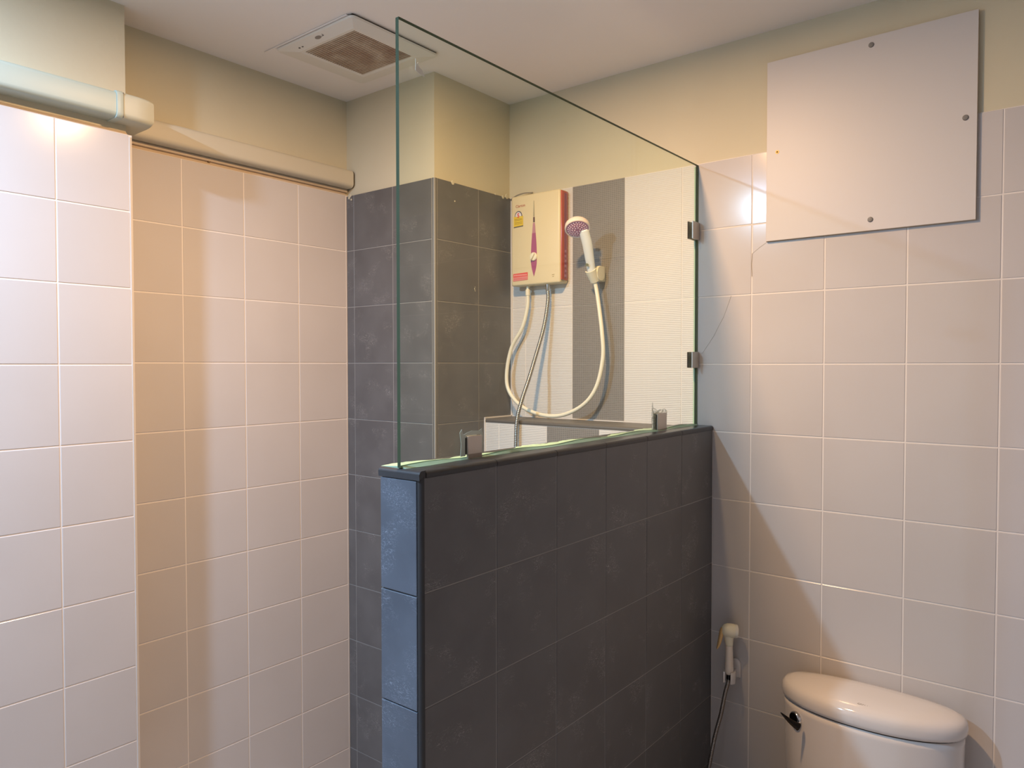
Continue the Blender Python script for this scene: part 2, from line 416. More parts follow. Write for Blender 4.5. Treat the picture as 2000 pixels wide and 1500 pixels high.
# sloping mortar lips over the tile tops
def lip(name, x0, x1, yf, ztop, parent, h=.016):
    bm = bmesh.new(); n = 40; rows = []
    for i in range(n+1):
        x = x0+(x1-x0)*i/n; j = random.uniform(-.0015, .0015)
        rows.append([bm.verts.new((x, yf+.002, ztop-.0005)), bm.verts.new((x, yf+.004+j*.3, ztop+.003)), bm.verts.new((x, yf+PT+.0005, ztop+h+j)), bm.verts.new((x, yf+PT+.0005, ztop-.0005))])
    for A, B in zip(rows, rows[1:]):
        for k in range(4): bm.faces.new((A[k], A[(k+1) % 4], B[(k+1) % 4], B[k]))
    bm.faces.new(rows[0]); bm.faces.new(rows[-1])
    return from_bm(name, bm, M_mortar, parent, True)
lip('mortar_lip', XB, xe-.012, Yp, 2.1035, wall_l, .010)
lip('mortar_lip', xe, Xc, Yl, 2.1042, wall_l, .016)

# dark column
wall_c = struct(box('wall_column', (Xc+PT, Yc+PT, ZF), (D+PT, Yl+PT, ZC), M_paint))
box('grout_bed', (Xc+G, Yc+G, ZF), (Xc+PT, Yl, 2.0995), M_grout_d, wall_c)
box('grout_bed', (Xc+PT, Yc+G, ZF), (D, Yc+PT, 2.0995), M_grout_d, wall_c)
rowsC = list(rowsL); rowsC[-1] = 2.101
tiles(wall_c, '-X', Xc, [Yc+.0125, 1.8645, 2.065, Yl], rowsC, M_slate)
tiles(wall_c, '-Y', Yc, [Xc+.0115, 1.908, D], rowsC, M_slate)
qround('corner_trim', (Xc+.0105, Yc+.0105), .0105, ZF, 2.1, PI, mat('grey_trim', (.105, .10, .092), .45), wall_c)
# paint chips at the top of the dark tiles
for y, z, s in ((2.09, 2.094, .006), (2.078, 2.086, .004), (2.084, 2.100, .006)):
    lathe('paint_speck', [(0, -.0004), (s, -.0004), (s*.8, .0012), (0, .0016)], (-1, 0, 0), (Xc, y, z), M_paint, wall_c, 7)
for x, z, s in ((1.780, 2.099, .008), (2.04, 2.098, .007), (1.998, 2.101, .004), (1.789, 2.04, .003), (2.062, 2.104, .010), (1.886, 1.761, .0022), (1.8875, 1.757, .0016), (1.889, 1.753, .0014), (1.8885, 1.7665, .0014)):
    lathe('paint_speck', [(0, -.0004), (s, -.0004), (s*.8, .0012), (0, .0016)], (0, -1, 0), (x, Yc, z), M_paint, wall_c, 7)

# half wall with cap
ZT = 1.3200
wall_p = struct(box('wall_partition', (xw+G-.0, Yw+G, ZF), (D, Ye-G, ZT-.012), M_grout_d))
rowsW = [ZF]+[1.3086-.2004*k for k in range(6, -1, -1)]
tiles(wall_p, '-Y', Yw, [xw+.003, 1.0806, 1.2806, 1.4806, 1.6806, 1.8806, D], rowsW, M_slate)
tiles(wall_p, '-X', xw-.004+.0, [Yw+.008, Ye-.002], [ZF]+[1.3030-.2*k for k in range(6, -1, -1)], M_slate_cool_lit, t=.0055)
tiles(wall_p, '+Y', Ye, [xw+.003, 1.0806, 1.2806, 1.4806, 1.6806, 1.8806, D], rowsW, M_slate)
qround('corner_trim', (xw+.0055, Yw+.0075), .0085, ZF, ZT-.010, PI, M_slate_trim, wall_p)
# cap: slab with rounded noses on the near side and the end
cap_poly = [(0, 0), (0, .008)]
n = 5; r = .010
cap = [(Yw-.0015, ZT-.0125), (Yw-.0025, ZT-.006)]+[(Yw+.006-.008*math.cos(PI/2*k/n), ZT-.007+.007*math.sin(PI/2*k/n)) for k in range(n+1)]+[(Ye, ZT), (Ye, ZT-.0125)]
def cap_piece(x0, x1):
    return extrude('cap_tile', cap, (x0, 0, 0), (0, 1, 0), (0, 0, 1), (1, 0, 0), x1-x0, M_slate_trim, wall_p)
cx_ = [.8905, 1.0806, 1.2806, 1.4806, 1.6806, 1.8806, D]
for a, b in zip(cx_, cx_[1:]): cap_piece(a+.0008, b-.0008)
cape = [(xw-.0055, ZT-.0165), (xw-.0065, ZT-.006)]+[(xw+.002-.0075*math.cos(PI/2*k/n), ZT-.006+.006*math.sin(PI/2*k/n)) for k in range(n+1)]+[(.8905, ZT), (.8905, ZT-.0125), (xw, ZT-.0125)]
extrude('cap_tile', cape, (0, Yw-.0005, 0), (1, 0, 0), (0, 0, 1), (0, 1, 0), Ye-Yw+.0005, M_slate_trim, wall_p)

# low ledge behind the half wall
XL = 1.9385; ZL = 1.3160
wall_g = struct(box('wall_ledge', (XL+G, Ye, ZF), (D+G, Yc, ZL-.004), M_grout))
for a0, a1, m in ((1.6037, Yc, M_rib), (1.4037, 1.6037, M_rib), (1.2021, 1.4037, M_grid), (Ye, 1.2021, M_rib)):
    for z0, z1 in ((ZF, .30), (.30, .70), (.70, 1.10), (1.10, ZL-.013)):
        tile(wall_g, '-X', XL, a0, a1, z0, z1, m, gap=.003, tilt=.0004)
for a0, a1 in ((1.4037, Yc), (1.2021, 1.4037), (Ye, 1.2021)):
    tile(wall_g, '+Z', ZL, XL+.011, D, a0, a1, mat('grey_ledge_tile', (.14, .13, .12), .5), t=.004, tilt=0)
nose = [(0, -.013), (-.001, -.007)]+[(.007-.008*math.cos(PI/2*k/n), -.008+.008*math.sin(PI/2*k/n)) for k in range(n+1)]+[(.011, 0), (.011, -.004), (.0016, -.004), (.0016, -.013)]
extrude('edge_trim', nose, (XL, Ye, ZL), (1, 0, 0), (0, 0, 1), (0, 1, 0), Yc-Ye, mat('grey_nose_trim', (.12, .11, .10), .35), wall_g)
bm = bmesh.new(); bm_box(bm, (XL-.0035, Yc-.004, .9), (XL+.01, Yc+.0003, ZL+.001)); bm_box(bm, (XL-.0035, Yc-.004, ZL+.0001), (D-.001, Yc+.0003, ZL+.004))
bm_box(bm, (D-.005, Yc-.004, ZL), (D-.0001, Yc+.0003, zt)); from_bm('grout_line', bm, M_grout, wall_g)
# bright grout line at the ledge top against the wall, and white grout in the recess corner
box('grout_line', (D-.003, 1.0, ZL), (D-.0001, Yc-.004, ZL+.003), M_grout, wall_g)

# ------------------------------------------------------------ glass screen
GX0, GX1, GY0, GY1, GZ0, GZ1 = .8790, D-.0015, .9495, .9575, ZT+.0012, 2.0985
gl = thing('glass_screen', (GX0, GY0, GZ0), 'large frameless glass shower screen with green edges standing on the dark half wall', 'glass panel')
def rel(o, t): o.location = -Vector(t.location); return o
bm = bmesh.new(); bm_box(bm, (GX0, GY0, GZ0), (GX1, GY1, GZ1)); pane = from_bm('pane', bm, M_glass, gl); rel(pane, gl)
pane.data.materials.append(M_gedge)
for p in pane.data.polygons:
    if abs(p.normal.y) < .5: p.material_index = 1
def smear_piece(name, outline, y, m):
    """thin patch on the glass face, outline in (x,z)"""
    o = extrude(name, outline, (0, y, 0), (1, 0, 0), (0, 0, 1), (0, -1, 0), .0006, m, gl, smooth=False); rel(o, gl); return o
smear_piece('sticker_residue', [(0.9179, 2.0396), (0.9191, 2.0381), (0.9204, 2.0318), (0.9223, 2.0321), (0.9243, 2.0352), (0.9252, 2.0342), (0.9246, 2.0303), (0.9277, 2.0269), (0.9335, 2.0249), (0.9355, 2.0223), (0.936, 2.0196), (0.9384, 2.0186), (0.9402, 2.0157), (0.9384, 2.0139), (0.9345, 2.0147), (0.9296, 2.0152), (0.9218, 2.0174), (0.9179, 2.0196), (0.9184, 2.0323)], GY0-.0001, M_smudge)
# silicone beads along the foot, ragged on the far side
def bead(y0, s, amp, name='silicone_bead'):
    bm = bmesh.new(); rows = []; nn = 110
    for i in range(nn+1):
        x = GX0+.004+(GX1-GX0-.008)*i/nn; t = i/nn
        w = amp*(1+.35*math.sin(17*t+1)+.25*math.sin(41*t)+random.uniform(-.15, .15)); w = max(w, .002)
        h = .004+.002*math.sin(29*t)
        rows.append([bm.verts.new((x, y0, ZT)), bm.verts.new((x, y0, ZT+h)), bm.verts.new((x, y0+s*w*.4, ZT+h*.55)), bm.verts.new((x, y0+s*w, ZT+.0004)), bm.verts.new((x, y0+s*w, ZT-.0001))])
    for A, B in zip(rows, rows[1:]):
        for k in range(5): bm.faces.new((A[k], A[(k+1) % 5], B[(k+1) % 5], B[k]))
    bm.faces.new(rows[0]); bm.faces.new(rows[-1])
    o = from_bm(name, bm, M_sil, gl, True); rel(o, gl); return o
bead(GY0, -1, .007); bead(GY1, 1, .034)
o = box('silicone_bead', (D-.004, GY1, ZT), (D-.0003, GY1+.004, GZ1-.004), M_sil, gl); rel(o, gl)
# clips
def clip(name, lo, hi, label, wallside, smear):
    t = thing(name, ((lo[0]+hi[0])/2, GY0, lo[1]), label, 'glass clip', 'steel clips that hold the glass screen')
    for nm, y0, y1 in (('front_plate', GY0-.0050, GY0-.0004), ('rear_plate', GY1+.0004, GY1+.0050)):
        rel(box(nm, (lo[0], y0, lo[1]), (hi[0], y1, hi[1]), M_steel, t, .0008, 1), t)
    if wallside:
        rel(box('mounting_foot', (hi[0]-.004, GY0-.0045, lo[1]+.002), (hi[0]+.0008, GY1+.0045, hi[1]-.002), M_steel, t), t)
        rel(box('dark_slot', (lo[0]-.003, GY1+.0006, lo[1]+.001), (lo[0]+.01, GY1+.004, hi[1]-.001), M_dark, t), t)  # solid block, the slot's darkness is put into its colour
    else:
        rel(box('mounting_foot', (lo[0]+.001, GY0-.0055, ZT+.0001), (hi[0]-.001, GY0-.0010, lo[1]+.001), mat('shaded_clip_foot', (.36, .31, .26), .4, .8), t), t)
        rel(box('dark_slot', (lo[0]-.0025, GY0-.0015, lo[1]+.001), (lo[0]+.004, GY0-.0003, hi[1]-.003), M_dark, t), t)  # near-black strip added for the dark slot beside the plate
    return t
clip('glass_clip', (2.0425, 1.8745), (D-.001, 1.9265), 'upper of the two steel clips fixing the glass to the right wall', True, 0)
clip('glass_clip', (2.0440, 1.4920), (D-.001, 1.5400), 'lower of the two steel clips fixing the glass to the right wall', True, 0)
clip('glass_clip', (1.0480, 1.3285), (1.0900, 1.3640), 'steel foot clip on the half wall at the free left end of the glass', False, 1)
clip('glass_clip', (1.8240, 1.3230), (1.8780, 1.3680), 'steel foot clip on the half wall near the right wall', False, 1)
smear_piece('silicone_smear', [(1.032, 1.326), (1.034, 1.35), (1.030, 1.372), (1.036, 1.378), (1.040, 1.367), (1.052, 1.371), (1.065, 1.3735), (1.085, 1.3725), (1.094, 1.376), (1.097, 1.366), (1.0945, 1.326), (1.0905, 1.326), (1.0905, 1.365), (1.0475, 1.365), (1.046, 1.326)], GY0-.0001, M_silver)
smear_piece('silicone_smear', [(1.798, 1.324), (1.796, 1.36), (1.800, 1.394), (1.803, 1.40), (1.806, 1.385), (1.815, 1.382), (1.835, 1.3765), (1.872, 1.380), (1.888, 1.372), (1.884, 1.324), (1.879, 1.324), (1.879, 1.369), (1.823, 1.369), (1.823, 1.324)], GY0-.0001, M_smear)

# ------------------------------------------------------------ trunking
def rrect(w, h, r, n=4, open_left=False):
    """rounded rectangle outline; x from 0 (wall) to w, y from 0 to h, round only away from the wall"""
    pts = [(0, 0)]
    for cx, cy, a0 in ((w-r, r, -PI/2), (w-r, h-r, 0)):
        for k in range(n+1): pts.append((cx+r*math.cos(a0+PI/2*k/n), cy+r*math.sin(a0+PI/2*k/n)))
    pts.append((0, h)); return pts
yw1 = Yp+PT; yw2 = Yl+PT
t1 = thing('pipe_trunking', (.4, yw1, 2.13), 'pale green-grey plastic pipe trunking with elbow along the white left pier', 'pipe cover')
o = extrude('cover', rrect(.056, .0635, .012), (XB, yw1, 2.1305), (0, -1, 0), (0, 0, 1), (1, 0, 0), .853-XB, M_pvc, t1); rel(o, t1)
o = extrude('collar', rrect(.0595, .0700, .013), (.845, yw1, 2.1275), (0, -1, 0), (0, 0, 1), (1, 0, 0), .016, M_pvc, t1, .001); rel(o, t1)
# elbow: straight, then rounds the outside corner towards the recess
bm = bmesh.new(); sec = rrect(.058, .0670, .013); rings = []
path = [(.861, 0), (.892, 0)]
for x, dummy in path: rings.append([bm.verts.new((x, yw1-px, 2.1285+pz)) for px, pz in sec])
cxE, cyE = .8925, yw1
for k in range(1, 9):
    a = PI/2*k/8
    # a squarer turn than a circle
    s = 1/max(math.cos(a), math.sin(a))**.55
    ring = []
    for px, pz in sec:
        q = px*(s if px > .02 else 1)
        ring.append(bm.verts.new((cxE+q*math.sin(a), cyE-q*math.cos(a), 2.1285+pz)))
    rings.append(ring)
rings.append([bm.verts.new((cxE+px, yw2-.043, 2.1285+pz)) for px, pz in sec])
for A, B in zip(rings, rings[1:]):
    for k in range(len(sec)): bm.faces.new((A[k], A[(k+1) % len(sec)], B[(k+1) % len(sec)], B[k]))
bm.faces.new(rings[0]); bm.faces.new(rings[-1]); bmesh.ops.remove_doubles(bm, verts=bm.verts, dist=.00005)
o = from_bm('elbow', bm, mat('greyed_pvc_elbow', (.56, .56, .44), .45), t1, True); rel(o, t1)
rel(box('seam', (.8605, yw1-.0585, 2.1305), (.8617, yw1-.01, 2.193), M_print, t1, .0), t1)
t2 = thing('pipe_trunking', (1.3, yw2, 2.125), 'yellowed plastic pipe trunking running along the recess to the dark column', 'pipe cover')
o = extrude('cover', rrect(.046, .0620, .014), (.893, yw2-.0003, 2.1270), (0, -1, 0), (0, 0, 1), (1, 0, 0), 1.699-.893, M_pvc2, t2); rel(o, t2)
o = extrude('base_strip', rrect(.012, .012, .003), (.893, yw2, 2.1150), (0, -1, 0), (0, 0, 1), (1, 0, 0), 1.699-.893, M_mortar, t2); rel(o, t2)
o = extrude('end_gap', rrect(.0455, .060, .014), (1.699, yw2, 2.1280), (0, -1, 0), (0, 0, 1), (1, 0, 0), .0045, M_dark, t2); rel(o, t2)

rel(box('saddle', (1.176, yw2-.011, 2.1125), (1.183, yw2-.0005, 2.129), mat('rusty_saddle', (.22, .15, .08), .7), t2), t2)
# ------------------------------------------------------------ ceiling vent
F0 = Vector((1.2870, 1.5750)); FS = .345            # near corner and size (x, y)
fan = thing('ceiling_vent', (F0.x+.16, F0.y+.19, ZC), 'square off-white ceiling vent with a dusty brown grille above the shower', 'vent')
fx0, fy0, fx1, fy1 = 1.2850, 1.5680, 1.6150, 1.9200
gx0, gx1, gy0, gy1 = 1.3330, 1.5500, 1.6180, 1.8400
zf = ZC-.020
o = box('base_plate', (fx0-.004, fy0+.02, ZC-.0042), (fx1-.02, 1.9700, ZC-.0001), M_ceil, fan, .0015, 1); rel(o, fan)
def ringface(bm, A, B):
    for k in range(4): bm.faces.new((A[k], A[(k+1) % 4], B[(k+1) % 4], B[k]))
def sq(bm, x0, y0, x1, y1, z): return [bm.verts.new(p) for p in ((x0, y0, z), (x1, y0, z), (x1, y1, z), (x0, y1, z))]
bm = bmesh.new()
R0 = sq(bm, fx0, fy0, fx1, fy1, ZC-.006); R1 = sq(bm, fx0+.002, fy0+.002, fx1-.002, fy1-.002, ZC-.011)
R2 = sq(bm, gx0-.012, gy0-.012, gx1+.012, gy1+.012, zf); R3 = sq(bm, gx0, gy0, gx1, gy1, zf+.0015); R4 = sq(bm, gx0, gy0, gx1, gy1, zf+.010)
R5 = sq(bm, fx0+.004, fy0+.004, fx1-.004, fy1-.004, ZC-.006)
for a, b in ((R0, R1), (R1, R2), (R2, R3), (R3, R4), (R5, R0)): ringface(bm, a, b)
bmesh.ops.bevel(bm, geom=[e for e in bm.edges if {e.verts[0], e.verts[1]} <= set(R0+R1) and abs(e.verts[0].co.z-e.verts[1].co.z) > .001], offset=.012, segments=3, profile=.5, affect='EDGES')
o = from_bm('cover', bm, M_vent, fan); rel(o, fan)
rel(box('housing', (fx0+.006, fy0+.006, ZC-.0065), (fx1-.006, fy1-.006, ZC-.0002), M_dark, fan), fan)
rel(box('filter', (gx0, gy0, zf+.0085), (gx1, gy1, zf+.0100), M_dust, fan), fan)
bm = bmesh.new(); x = gx0+.003
while x < gx1-.002:
    bm_box(bm, (x, gy0, zf+.001), (x+.0030, gy1, zf+.0075)); x += .0080
for y in (gy0+.055, gy0+.11, gy0+.165): bm_box(bm, (gx0, y, zf+.003), (gx1, y+.0025, zf+.0080))
o = from_bm('grille_slats', bm, M_slats, fan); rel(o, fan); o['kind'] = 'stuff'
# print on the near margin of the cover
# margins slope, so the print is placed on that slope
def on_margin(x, y):
    t = (x-fx0-.002)/((gx0-.012)-fx0-.002); return ZC-.011+(zf-(ZC-.011))*t-.0004
def mark(x, y, dx, dy, m, sides=16):
    bm = bmesh.new(); vs = [bm.verts.new((x+dx*math.cos(2*PI*k/sides), y+dy*math.sin(2*PI*k/sides), on_margin(x+dx*math.cos(2*PI*k/sides), y))) for k in range(sides)]
    bm.faces.new(vs); o = from_bm('logo', bm, m, fan); rel(o, fan)
mark(1.3020, 1.7370, .006, .013, mat('grey_emblem', (.28, .25, .22), .6))
mark(1.3030, 1.7180, .0012, .008, M_print, 4); mark(1.3000, 1.7140, .0045, .0022, M_print, 4)
mark(1.3085, 1.8330, .0028, .0045, M_print, 8); mark(1.3090, 1.8190, .0022, .0045, M_print, 8)

# ------------------------------------------------------------ access panel
pn = thing('access_panel', (D, .49, 1.849), 'square white board screwed over a hole high on the right wall', 'wall panel')
o = box('board', (D-.0110, PY0+.0, PZ0), (D-.0085, PY1-.001, PZ1), M_board, pn); rel(o, pn)
o = box('board_backing', (D-.0085, PY0-.0002, PZ0-.0006), (D-.0002, PY1+.0002, PZ1+.0006), M_board_e, pn); rel(o, pn)
for y, z in ((.4727, 2.3243), (.2616, 2.0946), (.4704, 1.8766)):
    o = lathe('screw_cap', [(.0068, -.0005), (.0068, .001), (.0055, .0028), (.003, .0033), (0, .0030)], (-1, 0, 0), (D-.0110, y, z), M_capg, pn, 20); rel(o, pn)
o = lathe('screw', [(.0052, -.0005), (.0050, .0008), (.0022, .0009), (.0018, .0002), (0, .0002)], (-1, 0, 0), (D-.0110, .7115, 2.0934), M_rust, pn, 20); rel(o, pn)
o['label'] = 'rusty bare screw without cap'
o = lathe('screw_socket', [(.0018, 0), (.0018, .0012), (0, .0012)], (-1, 0, 0), (D-.0110, .7115, 2.0934), M_dark, pn, 12); rel(o, pn)

# ------------------------------------------------------------ water heater
HX = D-.050; HY0, HY1, HZ0, HZ1 = 1.4180, 1.6300, 1.7780, 2.0920
ht = thing('water_heater', (D, 1.52, HZ0), 'cream electric water heater with red side and purple spindle mark on the shower wall', 'water heater')
o = box('body', (HX, HY0+.003, HZ0), (D-.0002, HY1, HZ1), M_heater, ht, .007, 3); rel(o, ht)
o = box('side_panel', (HX+.006, HY0-.0015, HZ0+.010), (D-.006, HY0+.008, HZ1-.004), M_red, ht, .003, 2); rel(o, ht); o['label'] = 'red side panel'
o = box('side_groove', (HX+.019, HY0-.0022, HZ0+.016), (HX+.034, HY0-.0010, HZ1-.012), mat('purple_side_strip', (.33, .10, .16), .25), ht); rel(o, ht)
for i in range(6):
    zz = HZ0+.020+i*.0165
    o = box('side_mark', (HX+.0205+(i % 2)*.002, HY0-.0028, zz), (HX+.031, HY0-.0021, zz+.0085), mat('mauve_side_mark', (.45, .22, .33), .3), ht, .0); rel(o, ht)
HF = HX-.0003
def decal(name, pts, m, lift=0, d=.0006):
    o = extrude(name, pts, (HF-lift, 0, 0), (0, 1, 0), (0, 0, 1), (-1, 0, 0), d, m, ht, smooth=False); rel(o, ht); return o
cy = 1.5290
# spindle: spike, dark neck, mauve flare, purple belly, tip
decal('spindle_mark', [(cy-.0008, 2.066), (cy+.0008, 2.066), (cy+.0030, 2.012), (cy-.0030, 2.012)], M_spike)
decal('spindle_mark', [(cy-.0035, 2.010), (cy+.0030, 2.010), (cy+.0032, 1.992), (cy-.0040, 1.992)], mat('dark_mauve', (.12, .06, .06), .5))
decal('spindle_mark', [(cy-.0042, 1.990), (cy+.0040, 1.990), (cy+.0075, 1.955), (cy-.0075, 1.955)], M_purple_l)
decal('spindle_mark', [(cy-.0075, 1.955), (cy+.0075, 1.955), (cy+.0110, 1.915), (cy+.0125, 1.880), (cy+.0120, 1.850), (cy+.0085, 1.832), (cy, 1.806), (cy-.0085, 1.832), (cy-.0120, 1.850), (cy-.0125, 1.880), (cy-.0110, 1.915)], M_purple)
o = lathe('control_knob', [(.0145, 0), (.0145, .004), (.0125, .006), (0, .0065)], (-1, 0, 0), (HF-.0003, cy, 1.874), M_ivory, ht, 28); rel(o, ht)
o2 = box('knob_grip', (HF-.0135, -.0035, -.0125), (HF-.005, .0035, .0125), M_ivory, o, .002)
o2.matrix_local = Matrix.Translation((0, cy, 1.874)) @ Matrix.Rotation(.55, 4, 'X')
t_ = text('brand_lettering', 'Clarton', .0135, (HF-.0002, 1.5880, 2.0555), (0, -1, .03), (0, .03, 1), M_redprint, ht); rel_t = t_; t_.location -= Vector(ht.location)
# energy label: white arc over a yellow field with a black foot
ya, yb = 1.6170, 1.5760
decal('energy_label', [(ya-.002, 2.020)]+[(1.5965+.0165*math.cos(a), 2.020+.019*math.sin(a)) for a in [PI*k/10 for k in range(0, 11)]][::-1], mat('label_arc', (.10, .10, .14), .5), 0)
decal('energy_label', [(1.5965+.0135*math.cos(PI*k/10), 2.020+.0155*math.sin(PI*k/10)) for k in range(0, 11)], M_sticker_w, .0004)
decal('energy_label', [(ya, 1.985), (yb, 1.987), (yb, 2.020), (ya, 2.020)], M_yellow, .0002)
decal('energy_label', [(ya, 1.982), (yb, 1.984), (yb, 1.987), (ya, 1.985)], M_print, .0003)
o = text('energy_numeral', '5', .021, (HF-.0012, 1.5965, 2.0225), (0, -1, 0), (0, 0, 1), M_sticker_r, ht, bold=.0006); o.location -= Vector(ht.location)
for z_ in (2.010, 2.0055, 1.9985, 1.9935):
    decal('label_line', [(ya-.004, z_), (yb+.004, z_+.0005), (yb+.004, z_+.002), (ya-.004, z_+.0015)], mat('label_text', (.40, .27, .03), .5), .0009, .0003)
# red warning sticker
decal('warning_label', [(1.6200, 1.795), (1.5560, 1.797), (1.5560, 1.823), (1.6200, 1.821)], M_sticker_r)
decal('warning_label', [(1.6190, 1.796), (1.5570, 1.798), (1.5570, 1.8095), (1.6190, 1.8080)], M_sticker_p, .0004)
for i in range(11):
    y_ = 1.6165-i*.0053
    decal('label_glyph', [(y_, 1.8125), (y_-.0032, 1.8126), (y_-.0032, 1.8175), (y_, 1.8174)], mat('white_glyph', (.85, .45, .42), .5), .0006, .0003)
    decal('label_glyph', [(y_, 1.7995), (y_-.003, 1.7996), (y_-.003, 1.8055), (y_, 1.8052)], mat('red_glyph', (.70, .14, .14), .5), .0008, .0003)
for dz, w_ in ((0, .010), (-.006, .006)):
    decal('indicator_mark', [(1.4480-w_/2, 1.8060+dz), (1.4480+w_/2, 1.8055+dz), (1.4480+w_/2, 1.8075+dz), (1.4480-w_/2, 1.8080+dz)], mat('embossed_mark', (.50, .38, .18), .5))
o = lathe('inlet_nut', [(.0085, 0), (.0085, .020), (.0065, .024), (.0065, .030), (0, .030)], (0, 0, -1), (2.06, 1.4857, HZ0+.001), M_chrome, ht, 20); rel(o, ht)
o = lathe('outlet_nut', [(.0050, 0), (.0050, .012), (.0085, .015), (.0085, .034), (0, .034)], (0, 0, -1), (2.06, 1.5720, HZ0+.001), M_ivory, ht, 20); rel(o, ht)
# thin black cable over the top of the heater
cb = catmull([(2.082, 1.6655, 2.094), (2.078, 1.655, 2.098), (2.074, 1.63, 2.1045), (2.076, 1.60, 2.1085), (2.0860, 1.57, 2.108)], 6)
tag(tube('power_cable', cb, .0022, mat('grey_cable', (.28, .25, .20), .6), None, 8), 'thin grey cable entering from the dark column over the heater top', 'cable')

# ------------------------------------------------------------ supply hose (spiral steel)
def spiral_tube(name, pts, r, pitch, m, parent):
    pts = catmull(pts, 40)
    L = [0]
    for a, b in zip(pts, pts[1:]): L.append(L[-1]+(b-a).length)
    n = int(L[-1]/(pitch/4)); out = []; j = 0
    for i in range(n+1):
        s = L[-1]*i/n
        while j < len(L)-2 and L[j+1] < s: j += 1
        f = (s-L[j])/max(1e-9, L[j+1]-L[j]); out.append(pts[j].lerp(pts[j+1], f))
    cnt = [0]
    def rad(t):
        cnt[0] += 1; return r*(1 if cnt[0] % 4 in (0, 1) else (.86 if cnt[0] % 4 == 2 else .93))
    return tube(name, out, rad, m, parent, 10)
sh = thing('supply_hose', (2.06, 1.4857, HZ0-.026), 'spiral steel supply hose running down from the heater past the ledge', 'hose')
pts = [(2.06, 1.4857, 1.757), (2.06, 1.4857, 1.7172), (2.045, 1.4921, 1.629), (2.01, 1.5032, 1.5236), (1.975, 1.5028, 1.4544), (1.9415, 1.5060, 1.3863), (1.9220, 1.5120, 1.3187), (1.917, 1.5129, 1.2339), (1.915, 1.515, 1.10), (1.915, 1.515, .9), (1.916, 1.515, .70)]
o = spiral_tube('hose', pts, .0070, .0058, mat('grey_steel_hose', (.42, .40, .37), .3, .9), sh); rel(o, sh)
o = lathe('end_nut', [(.0085, 0), (.0085, .03), (.006, .035), (0, .035)], (0, 0, -1), (1.916, 1.515, .71), M_chrome, sh); rel(o, sh)
o = lathe('stop_valve', [(.010, 0), (.010, .03), (0, .03)], (-1, 0, 0), (XL, 1.515, .665), M_chrome, sh); rel(o, sh)
o = lathe('valve_knob', [(.014, 0), (.015, .004), (.013, .018), (0, .020)], (-1, 0, 0), (XL-.028, 1.515, .665), M_chrome, sh); rel(o, sh)

# ------------------------------------------------------------ hand shower and its bracket
hb = thing('shower_bracket', (D, 1.285, 1.79), 'ivory plastic wall bracket holding the pink and white hand shower', 'shower holder')
o = box('wall_plate', (D-.033, 1.2730, 1.7740), (D-.0002, 1.2990, 1.8230), M_ivory, hb, .003, 2); rel(o, hb)
o = lathe('swivel', [(.0230, -.0165), (.0245, -.014), (.0245, .014), (.0230, .0165)], (0, 1, 0), (D-.033, 1.2860, 1.7985), M_ivory, hb, 36); rel(o, hb)
hdir = Vector((-.58, .02, .81)).normalized()
hp0 = Vector((2.031, 1.288, 1.795))
# cup: a C-shaped sleeve around the hose cone
q = hdir.to_track_quat('Z', 'Y'); bm = bmesh.new(); rings = []; nn = 22
for z_, ro, ri in ((-.026, .0150, .0105), (.016, .0185, .0142)):
    ro_, ri_ = [], []
    for k in range(nn+1):
        a = math.radians(205+ (360-70)*k/nn)
        ro_.append(bm.verts.new(hp0+q@Vector((ro*math.cos(a), ro*math.sin(a), z_)))); ri_.append(bm.verts.new(hp0+q@Vector((ri*math.cos(a), ri*math.sin(a), z_))))
    rings.append((ro_, ri_))
(o0, i0), (o1, i1) = rings
for k in range(nn):
    bm.faces.new((o0[k], o0[k+1], o1[k+1], o1[k])); bm.faces.new((i0[k], i0[k+1], i1[k+1], i1[k])); bm.faces.new((o0[k], o0[k+1], i0[k+1], i0[k])); bm.faces.new((o1[k], o1[k+1], i1[k+1], i1[k]))
for k in (0, nn): bm.faces.new((o0[k], o1[k], i1[k], i0[k]))
o = from_bm('cup', bm, M_ivory, hb, True); rel(o, hb)

hs = thing('hand_shower', tuple(hp0), 'hand shower with white rim, pink spray plate and long ivory hose', 'hand shower')
HC = Vector((1.9500, 1.2920, 1.9330))          # centre of the head
# handle: flattened tube from bracket up to the head
hpts = catmull([hp0-hdir*.018, hp0+hdir*.004, (hp0*.62+(HC+Vector((.024, -.014, -.014)))*.38), (hp0*.25+(HC+Vector((.024, -.014, -.014)))*.75), HC+Vector((.018, -.011, -.004))], 8)
o = tube('handle', hpts, lambda t: .0118+.0055*min(1, t*1.4), M_handle, hs, 18, 'all', True, (.75, 1.0), (-.8, 0, -.6)); rel(o, hs); hnd = o
nf = Vector((-.44, -.33, -.84)).normalized()
o = lathe('head_rim', [(0, -.022), (.020, -.021), (.034, -.016), (.0385, -.010), (.0400, 0), (.0395, .006), (.0370, .0075), (.0345, .0045)], nf, HC, M_pinkish, hs, 40); rel(o, hs)
hr = o
o = lathe('spray_plate', [(.0350, .003), (.0345, .0056), (.020, .0085), (0, .0095)], nf, HC, M_pink, hs, 40); rel(o, hs); o['label'] = 'pink spray plate'
q2 = nf.to_track_quat('Z', 'Y'); bm = bmesh.new()
for rr, cnt in ((.009, 6), (.0165, 12), (.0235, 18), (.0295, 22)):
    for k in range(cnt):
        a = 2*PI*k/cnt+rr*40; p = HC+q2@Vector((rr*math.cos(a), rr*math.sin(a), .0099-.0042*(rr/.0345)**2))
        bmesh.ops.create_icosphere(bm, subdivisions=1, radius=.0020, matrix=Matrix.Translation(p))
